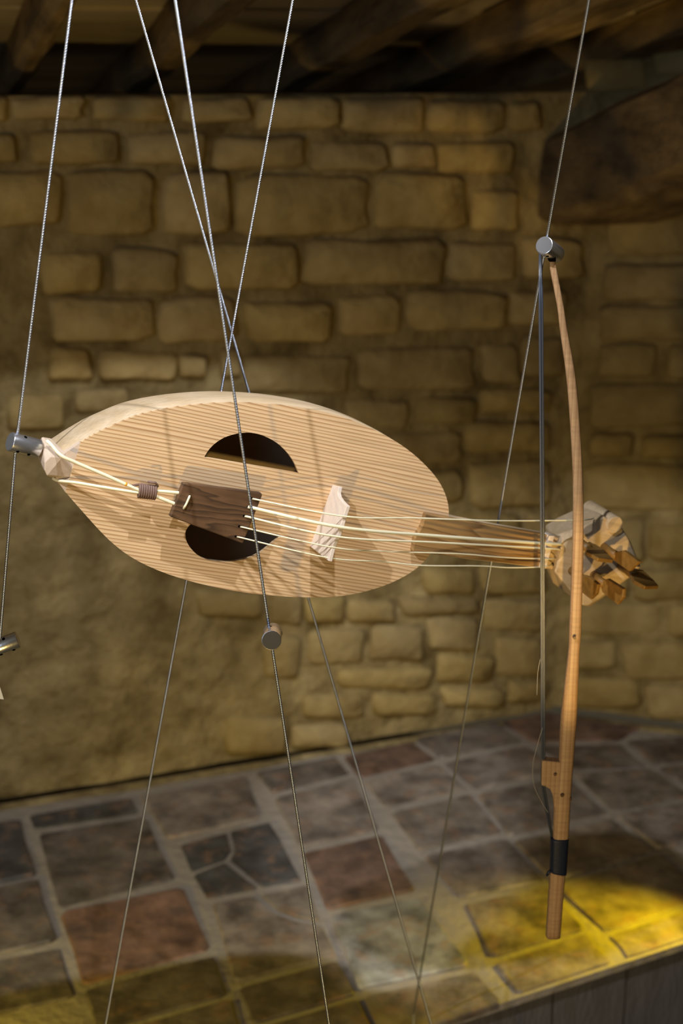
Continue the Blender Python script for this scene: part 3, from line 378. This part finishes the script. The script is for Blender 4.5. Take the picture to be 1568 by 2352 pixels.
for nm, a_, b_ in (('wall_back', (-2.6, -2.6), (2.6, -2.6)), ('wall_west', (-2.6, -2.6), (-2.6, 1.2)), ('wall_east', (2.6, -2.6), (2.6, 1.2))):
    mesh(nm, [(*a_, 0), (*b_, 0), (*b_, 3.6), (*a_, 3.6)], [[0, 1, 2, 3]], M['board'], kind='structure')
mesh('ceiling', [(x, y, z) for z in (3.4, 3.45) for x, y in ((-2.6, -2.6), (2.6, -2.6), (2.6, 2.2), (-2.6, 2.2))], [[0, 1, 2, 3], [4, 5, 6, 7], [0, 1, 5, 4], [1, 2, 6, 5], [2, 3, 7, 6], [3, 0, 4, 7]], M['board'], kind='structure')
# big timber bedded in the corner
BS, BB, BD = [V(x) for x in BEAM]
side = (BB - BS).cross(BD).normalized()
if side.x < 0: side = -side
vs = []; n = 16
for j in range(n + 1):
    f = j / n; p = BD * (1.25 * f - 0.02)
    up = 0.010 * nz((f * 3, 1, 2), 2); dn = 0.012 * nz((f * 3, 5, 2), 2.3); ed = 0.008 * nz((f * 3, 9, 2), 3)
    a = BS + p + V((0, 0, up)); b = BB + p + V((0, 0, dn))
    ax = (b - a)
    for u_, w_ in ((0.0, 0.03), (0.10, 0.004), (0.45, -0.004), (0.9, 0.0), (1.0, 0.035), (1.0, 0.24), (0.0, 0.24)):
        vs.append(a + ax * u_ + side * (w_ + ed))
fs = [[j * 7 + q, j * 7 + (q + 1) % 7, (j + 1) * 7 + (q + 1) % 7, (j + 1) * 7 + q] for j in range(n) for q in range(7)] + [list(range(7)), [n * 7 + q for q in range(7)]]
mesh('timber_beam', vs, fs, M['timber'], label='massive dark hewn timber beam bedded in the stone wall corner at upper right', category='beam')

# ------------------------------------------------------------------ tiled hearth
HZ = 0.45
def PH(s, t, z=0.0): return V((O0.x, O0.y, HZ)) + WD * s + WN * t + V((0, 0, z))
hearth = empty('tiled_hearth', Matrix.Translation(PH(0, .5, -HZ)), label='raised hearth paved with worn grey and rust tiles below the stone wall', category='hearth')
hi = hearth.matrix_world.inverted()
def LH(s, t, z=0.0): return hi @ PH(s, t, z)
edge = HEARTH_EDGE
cbh = ((CB - O0).dot(WD), (CB - O0).dot(WN)); rte = ((CB + RDv * 1.08 - O0).dot(WD), (CB + RDv * 1.08 - O0).dot(WN))
bed = [(-1.5, 0.03), (cbh[0] - .02, 0.03), (rte[0] - .02, rte[1] + .03)] + [tuple(edge[3]), tuple(edge[2]), tuple(edge[1]), tuple(edge[0]), (-1.5, 1.06)]
top = [LH(s, t, -0.002) for s, t in bed]; bot = [LH(s, t, -HZ + .002) for s, t in bed]
nb = len(bed)
# finely gridded mortar top, solid sides
prism('mortar_bed', top, (0, 0, 0), (0, 0, -0.014), M['grout'], hearth)
for a_, b_, n_ in ((PL(-1.5, 0.4488, 0), PL(cs0 - .02, 0.4488, 0), WN), (V((CB.x, CB.y, 0.4488)) + RDv * .02, V((CB.x, CB.y, 0.4488)) + RDv * 1.08, RNv)):
    vs = []; K = 40; n_ = V((n_.x, n_.y, 0)).normalized()
    for k_ in range(K + 1):
        p = a_.lerp(b_, k_ / K); wd = 0.040 + 0.010 * nz(p, 9)
        vs += [hi @ v_ for v_ in (p + n_ * .014, p + n_ * wd, p + n_ * wd * .8 + V((0, 0, .0012)), p + n_ * .020 + V((0, 0, .0028)), p + n_ * .014 + V((0, 0, .003)))]
    mesh('mortar_fillet', vs, [[k_ * 5 + q, k_ * 5 + (q + 1) % 5, k_ * 5 + 5 + (q + 1) % 5, k_ * 5 + 5 + q] for k_ in range(K) for q in range(5)], M['mortar'], hearth, smooth=True)
rt = random.Random(3)
for i, (col, *q) in enumerate(TILES):
    c = V((0, 0))
    pts = [V(p) for p in q]
    for p in pts: c += p / len(pts)
    pts = [c + (p - c) * 1.018 for p in pts]
    out = []
    for a, p in enumerate(pts):                          # softened, slightly irregular corners
        pr_, nx_ = pts[a - 1], pts[(a + 1) % len(pts)]
        out += [p + (pr_ - p) * rt.uniform(.02, .055), p + (nx_ - p) * rt.uniform(.02, .055)]
        out.append(p + (nx_ - p) * rt.uniform(.4, .6) + (c - p) * rt.uniform(-.01, .03))
    z1 = rt.uniform(0.0015, 0.0045); tl = (rt.uniform(-.02, .02), rt.uniform(-.02, .02)); m_ = len(out); vs = []
    for sc, z in ((1.0, -0.012), (1.0, z1 - 0.003), (0.97, z1)):
        for p in out:
            g = c + (p - c) * sc; vs.append(LH(g.x, g.y, z + (tl[0] * (g - c).x + tl[1] * (g - c).y if z > 0 else 0)))
    vs.append(LH(c.x, c.y, z1))
    fs = [[r * m_ + k_, r * m_ + (k_ + 1) % m_, (r + 1) * m_ + (k_ + 1) % m_, (r + 1) * m_ + k_] for r in range(2) for k_ in range(m_)]
    fs += [[2 * m_ + k_, 2 * m_ + (k_ + 1) % m_, 3 * m_] for k_ in range(m_)]
    o = mesh('tile', vs, fs, M['tile'], hearth); o.color = (*col, 1)
# front face of upright boards
ea, eb = V(edge[0]), V(edge[3])
L_ = (eb - ea).length; ed = (eb - ea) / L_; en = V((ed.y, -ed.x)); en = en if en.y < 0 else -en
x = 0.0; rf = random.Random(5)
while x < L_:
    wd = rf.uniform(0.13, 0.19); d = 0.012 + rf.uniform(0, .006)
    p0 = ea + ed * (x + .004); p1 = ea + ed * min(x + wd - .004, L_)
    pts = [p0 + en * d, p1 + en * d, p1 + en * (d + .025), p0 + en * (d + .025)]
    vs = [LH(p.x, p.y, z) for z in (-HZ + .001, -0.016) for p in pts]
    mesh('front_board', vs, [[0, 1, 2, 3], [4, 5, 6, 7], [0, 1, 5, 4], [1, 2, 6, 5], [2, 3, 7, 6], [3, 0, 4, 7]], M['front'], hearth)
    x += wd
# ------------------------------------------------------------------ fiddle
FP, AX, BX, FN = [V(x) for x in FIDDLE_FRAME]
fm = Matrix(((AX.x, -FN.x, BX.x, FP.x), (AX.y, -FN.y, BX.y, FP.y), (AX.z, -FN.z, BX.z, FP.z), (0, 0, 0, 1)))
fid = empty('medieval_fiddle', fm, label='almond-shaped pale wooden medieval fiddle with five gut strings hung on steel cables', category='fiddle')
def LF(p, w_=None): return V((p[0], -(p[2] if w_ is None else w_), p[1]))
n = len(BODY); vs = []; fs = []
rings = [(1.0, 1.0, 0.0), (1.002, 1.004, -0.03), (1.0, 1.0, -0.052), (0.995, 0.985, -0.068), (0.97, 0.94, -0.082), (0.90, 0.82, -0.093), (0.74, 0.6, -0.101), (0.4, 0.3, -0.105)]
for sa, sb, d in rings:
    for a, b in BODY: vs.append(LF((0.01 + (a - 0.01) * sa, b * sb, d)))
vs.append(LF((0.01, 0, -0.106)))
for r in range(len(rings) - 1):
    for k_ in range(n): fs.append([r * n + k_, r * n + (k_ + 1) % n, (r + 1) * n + (k_ + 1) % n, (r + 1) * n + k_])
r = len(rings) - 1
for k_ in range(n): fs.append([r * n + k_, r * n + (k_ + 1) % n, (r + 1) * n])
body = mesh('body', vs, fs, M['pale'], fid, smooth=True); body.data.materials.append(M['inner'])
sd = body.modifiers.new('shell', 'SOLIDIFY'); sd.thickness = 0.007; sd.offset = -1; sd.material_offset = 1
def plate(name, outer, holes, w0, w1, m):
    b = bmesh.new(); es = []
    for loop in [outer] + holes:
        vv = [b.verts.new(LF((p[0], p[1], w1))) for p in loop]
        es += [b.edges.new((vv[i], vv[(i + 1) % len(vv)])) for i in range(len(vv))]
    bmesh.ops.triangle_fill(b, use_beauty=True, use_dissolve=False, edges=es)
    r = bmesh.ops.extrude_face_region(b, geom=b.faces[:])
    for e in r['geom']:
        if isinstance(e, bmesh.types.BMVert): e.co.y = -w0
    bmesh.ops.recalc_face_normals(b, faces=b.faces)
    me = bpy.data.meshes.new(name); b.to_mesh(me); b.free()
    return link(name, me, m, fid)
plate('soundboard', PLATE, [D_UP, D_LOW], 0.0, 0.004, M['spruce'])
prism('end_cap', [LF((p[0], p[1], 0)) for p in END_TOP], (0, -0.0038, 0), (0, 0.004, 0), M['block'], fid, label='pale flush wood cap at the tip of the body')
hull('end_block', [LF(p) for p in ENDBLOCK], M['block'], fid, bevel=0.0012, label='pale facetted wooden end block')
# neck, fingerboard, nut
vs = []; fs = []; K = 14
for (a, c, d) in NECK:
    A, B = V(a), V(c); mid = (A + B) / 2; h = (A - B) / 2
    for k_ in range(K + 1):
        th = math.pi * k_ / K; q = mid + h * math.cos(th)
        vs.append(LF((q.x, q.y, 0.004 - d * math.sin(th) ** 0.7)))
for i in range(len(NECK) - 1):
    for k_ in range(K): fs.append([i * (K + 1) + k_, i * (K + 1) + k_ + 1, (i + 1) * (K + 1) + k_ + 1, (i + 1) * (K + 1) + k_])
    fs.append([i * (K + 1), (i + 1) * (K + 1), (i + 1) * (K + 1) + K, i * (K + 1) + K])
fs += [list(range(K + 1)), [(len(NECK) - 1) * (K + 1) + k_ for k_ in range(K + 1)]]
mesh('neck', vs, fs, M['pale'], fid)
prism('fingerboard', [LF((p[0], p[1], 0.012)) for p in FINGERBOARD], (0, 0, 0), (0, 0.0085, 0), M['fingerboard'], fid, bevel=0.0008, label='brown wooden fingerboard')
prism('nut', [LF((p[0], p[1], 0.018)) for p in NUT], (0, 0, 0), (0, 0.016, 0), M['bridge'], fid, bevel=0.0008, label='white nut at the end of the fingerboard')
# pegbox and pegs
pb = hull('pegbox', [LF(p) for p in PEGBOX], M['pale'], fid, bevel=0.002)
cyl('pegbox_roll', LF(ROLL[0]), LF(ROLL[1]), 0.0108, M['pale'], pb, bevel=0.001)
for p in PEGHOLES:
    c = LF(p); cyl('string_hole', c + V((0, -0.0006, 0)), c + V((0.0004, 0.002, 0)), 0.0016, M['black'], pb, n=10)
for B, N_, poly, nn in PEGS:
    B, N_ = LF(B), LF(N_); nv = V((nn[0], 0, nn[1])) * 0.0024
    pg = tube('peg', [B + (B - N_) * 0.2, B.lerp(N_, .5), N_], [0.0052, 0.0046, 0.0056], M['peg'], fid, n=12)
    prism('thumb_piece', [LF(p) for p in poly], nv, -nv, M['peg'], pg, bevel=0.001)
# tailpiece
tp = prism('tailpiece', [LF((p[0], p[1], 0.028)) for p in TAILPIECE], (0, 0, 0), (0, 0.007, 0), M['walnut'], fid, bevel=0.0012, label='dark walnut tailpiece')
for p in TP_HOLES + GUT_HOLES:
    c = LF(p); cyl('hole', c, c + V((0, 0.003, 0)), 0.0012, M['black'], tp, n=12)
tube('gut_loop', smooth_path([LF(p) for p in GUT_LOOP]), 0.0013, M['gut'], tp, label='cream gut loop threaded through the tailpiece')
ga = tube('tail_gut', smooth_path([LF(p) for p in GUT_A]), 0.0019, M['gut'], fid, n=10, label='upper cream tail gut from end block to tailpiece')
tube('tail_gut', smooth_path([LF(p) for p in GUT_B]), 0.0017, M['gut'], fid, n=10, label='lower cream tail gut from end block to tailpiece')
mk = LF(GUT_A[4]).lerp(LF(GUT_A[5]), .65); dr = (LF(GUT_A[5]) - LF(GUT_A[4])).normalized()
tube('gut_stain', [mk - dr * .001, mk, mk + dr * .001], 0.00205, M['gut_mark'], ga, n=10, label='small orange stain on the gut')
a, b = LF(WRAP[0]), LF(WRAP[1]); ax = (b - a).normalized(); turns = 8; pts = []
up = V((0, 0, 1)); up = (up - ax * up.dot(ax)).normalized(); fr_ = ax.cross(up)
for i in range(turns * 16 + 1):
    th = 2 * math.pi * i / 16; f = i / (turns * 16)
    pts.append(a.lerp(b, f) + up * (0.0069 * math.cos(th)) + fr_ * (0.0040 * math.sin(th)))
pts = [pts[0] + V((-.008, .002, -.004))] + pts + [pts[-1] + V((-.004, -.003, .004)), pts[-1] + V((-.012, -.001, .003))]
tube('cord_wrap', pts, 0.00135, M['wrap'], fid, n=8, label='brown cord wound around the two tail guts')
# bridge
bo = [LF(p) for p in BRIDGE]
prism('bridge', bo, (0, 0, 0), (0.0045, 0, 0), M['bridge'], fid, bevel=0.0006, label='pale asymmetric bridge under the strings')
for r_, pts in STRINGS:
    tube('string', smooth_path([LF(p) for p in pts], 8), r_, M['gut'], fid, n=8)

# ------------------------------------------------------------------ bow
YB = 1.532
tx, tz = HAIR[0]
bow = empty('fiddle_bow', Matrix.Translation((tx, YB, tz)), label='long curved wooden fiddle bow hanging upright with black hair', category='bow')
def LB(x, z, y=0.0): return V((x - tx, y, z - tz))
cen = smooth_path([V(((a + c) / 2, (b + d) / 2, abs(c - a) / 2)) for a, b, c, d in STICK], 6)
vs = []; fs = []; K = 12
for i, p in enumerate(cen):
    q = cen[min(i + 1, len(cen) - 1)] - cen[max(i - 1, 0)]; t2 = V((q.x, q.y)).normalized(); nn = V((-t2.y, t2.x))
    for k_ in range(K):
        th = 2 * math.pi * (k_ + .5) / K
        cx = math.copysign(abs(math.cos(th)) ** .6, math.cos(th)); cy = math.copysign(abs(math.sin(th)) ** .6, math.sin(th))
        h = V((p.x, p.y)) + nn * (p.z * cx); vs.append(LB(h.x, h.y, p.z * .85 * cy))
for i in range(len(cen) - 1):
    for k_ in range(K): fs.append([i * K + k_, i * K + (k_ + 1) % K, (i + 1) * K + (k_ + 1) % K, (i + 1) * K + k_])
fs += [list(range(K)), [(len(cen) - 1) * K + k_ for k_ in range(K)]]
stick = mesh('stick', vs, fs, M['stick'], bow, smooth=True)
for p, r_ in zip(KNOTS, (0.0016, 0.0022, 0.0016, 0.0018)):
    c = LB(p[0], p[1], -0.0078 if r_ == 0.0016 else -0.009); cyl('knot', c + V((0, -.001, 0)), c + V((0, .006, 0)), r_, M['walnut'], stick, n=10)
vs = []; fs = []
for off_, yy, mt in ((-.0024, 0, 0), (-.0012, -.0008, 0), (0.0, 0.0004, 0), (.0012, -.0006, 0), (.0023, 0, 0)):
    v_, f_ = tube_data([LB(x + off_ * (0.35 if i in (0, len(HAIR) - 1) else 0.8), z, yy) for i, (x, z) in enumerate(HAIR)], 0.00075, 6, True, len(vs)); vs += v_; fs += f_
mesh('bow_hair', vs, fs, M['hair'], bow, smooth=True, label='taut black bow hair')
for pts in LOOSE:
    tube('loose_hair', smooth_path([LB(x, z, -.002) for x, z in pts]), 0.00028, M['hairlight'], bow, n=5)
prism('frog', [LB(x, z) for x, z in FROG], (0, -0.006, 0), (0, 0.006, 0), M['stick'], bow, bevel=0.001, label='carved wooden frog holding the hair off the stick')
(l0, z0, r0, _), (l1, z1, r1, z1b), (l2, z2, r2, z2b) = WRAPB
vs = []; fs = []; K = 20; R_ = 22
for j in range(R_ + 1):
    f = j / R_
    la = l0 + (l1 - l0) * f; ra = r0 + (r1 - r0) * f; za = z0 + (z1 - z0) * f; zb = z0 + (z1b - .003 - z0) * f
    bul = 1.0 + 0.02 * (j % 2)
    for k_ in range(K):
        th = 2 * math.pi * k_ / K
        cx = math.copysign(abs(math.cos(th)) ** .6, math.cos(th)); cy = math.copysign(abs(math.sin(th)) ** .6, math.sin(th))
        m_ = (la + ra) / 2; hw = (ra - la) / 2 * bul
        vs.append(LB(m_ + hw * cx, za + (zb - za) * (cx + 1) / 2, hw * .9 * cy))
for j in range(R_):
    for k_ in range(K): fs.append([j * K + k_, j * K + (k_ + 1) % K, (j + 1) * K + (k_ + 1) % K, (j + 1) * K + k_])
fs += [list(range(K)), [R_ * K + k_ for k_ in range(K)]]
bd_ = mesh('thread_binding', vs, fs, M['thread'], bow, smooth=True, label='dark blue thread binding near the lower end of the stick')
kp = LB(l1, z1)
tube('thread_knot', [kp + V((.001, -.004, .002)), kp + V((-.0022, -.0035, -.002)), kp + V((-.0035, -.003, -.006))], [0.0018, 0.0022, 0.0014], M['thread'], bd_, n=8)
tip = LB(STICK[0][0], STICK[0][1])
hull('tip_cap', [LB(STICK[0][0] + dx, STICK[0][1] + dz, dy) for dx, dz in ((-.0005, -.001), (.0065, -.001), (.006, .008), (-.004, .009)) for dy in (-.005, .005)], M['black'], bow, bevel=.0008, label='black cap at the tip of the bow')

# ------------------------------------------------------------------ cable clamps, cables, tag
def clamp(p, q, r, label, holes):
    p, q = V(p), V(q); c = (p + q) / 2
    e = empty('cable_clamp', Matrix.Translation(c), label=label, category='clamp', group='aluminium cable clamps')
    cyl('barrel', p - c, q - c, r, M['alu'], e, n=40, bevel=0.0008)
    ax = (q - p).normalized()
    cyl('end_face', q - c, q - c + ax * .0003, r - .0008, M['alu_end'], e, n=40, label='dull grey sawn end face')
    for f, d in holes:
        d = V(d); d = (d - ax * d.dot(ax)).normalized(); o = (p - c).lerp(q - c, f)
        cyl('screw_hole', o + d * (r - .003), o + d * (r + .00025), 0.0017, M['black'], e, n=14)
    return e
low = (0.25, -0.62, -0.74)
clamp(*CLAMPS[0], 0.0098, 'aluminium clamp at the pointed left end of the fiddle', [(.35, low), (.74, low), (.60, (0, -.45, .9))])
clamp(*CLAMPS[1], 0.0100, 'aluminium clamp hanging alone on the front cable below the fiddle, seen end on', [(.25, (1, 0, .1)), (.45, (-.15, -.3, 1))])
clamp(*CLAMPS[2], 0.0092, 'aluminium clamp at the left edge, above the white tag', [(.22, low), (.62, low), (.38, (0.1, -.45, .9))])
clamp(*CLAMPS[3], 0.0096, 'aluminium clamp at the top of the bow', [(.75, (-.1, -.6, -.8)), (.5, (-.3, -.6, -.75))])

def ceil_hit(p, d):
    return p + d * ((3.395 - p.z) / d.z)
def cable(pts, label, drop=False):
    P = [V(p) for p in pts]
    d0 = (P[0] - P[1]).normalized(); d1 = (P[-1] - P[-2]).normalized()
    P = [ceil_hit(P[0], d0)] + P + ([V((P[-1].x, P[-1].y, 0.0))] if drop else [P[-1] + d1 * (P[-1].z / -d1.z)])
    vs = []; fs = []; pitch = 0.0105; rs = 0.00072
    for st in range(4):
        path = []; acc = 0.0
        for i in range(len(P) - 1):
            a, b = P[i], P[i + 1]; L = (b - a).length; t = (b - a) / L
            x = t.cross(V((0, 1, 0))).normalized(); y = t.cross(x); m_ = max(2, int(L / pitch * 8))
            for j in range(m_ if i < len(P) - 2 else m_ + 1):
                l = L * j / m_; th = 2 * math.pi * ((acc + l) / pitch + st / 4)
                path.append(a + t * l + (x * math.cos(th) + y * math.sin(th)) * rs * 1.25)
            acc += L
        o_ = len(vs); n_ = 5
        for i, p in enumerate(path):
            t = (path[min(i + 1, len(path) - 1)] - path[max(i - 1, 0)]).normalized()
            x = t.cross(V((0, 1, 0))).normalized(); y = t.cross(x)
            for k_ in range(n_):
                th = 2 * math.pi * k_ / n_; vs.append(p + (x * math.cos(th) + y * math.sin(th)) * rs)
        for i in range(len(path) - 1):
            for k_ in range(n_): fs.append([o_ + i * n_ + k_, o_ + i * n_ + (k_ + 1) % n_, o_ + (i + 1) * n_ + (k_ + 1) % n_, o_ + (i + 1) * n_ + k_])
    mesh('steel_cable', vs, fs, M['steel'], None, smooth=True, fix=False, label=label, category='cable', group='twisted steel suspension cables')
cable(CABLES[0], 'twisted steel cable along the left edge, through the clamp at the fiddle tip')
cable(CABLES[1], 'thin steel cable leaning right behind the fiddle, from upper left to lower right')
cable(CABLES[2], 'steel cable crossing in front of the fiddle soundboard')
cable(CABLES[3], 'thin steel cable leaning left behind the fiddle body')
c5 = [V(p) for p in CABLES[4]]; c5.append(c5[-1] + (c5[-1] - c5[-2]).normalized() * ((c5[-1].z - 0.49) / (c5[-2] - c5[-1]).normalized().z))
cable(c5, 'steel cable through the bow clamp and behind the fiddle neck', True)
tg = [V(p) for p in TAG]; nrm = (tg[1] - tg[0]).cross(tg[2] - tg[1]).normalized()
prism('paper_tag', tg, nrm * .0004, -nrm * .0004, M['paper'], None, label='corner of a white paper tag by the cable at the left edge', category='tag')
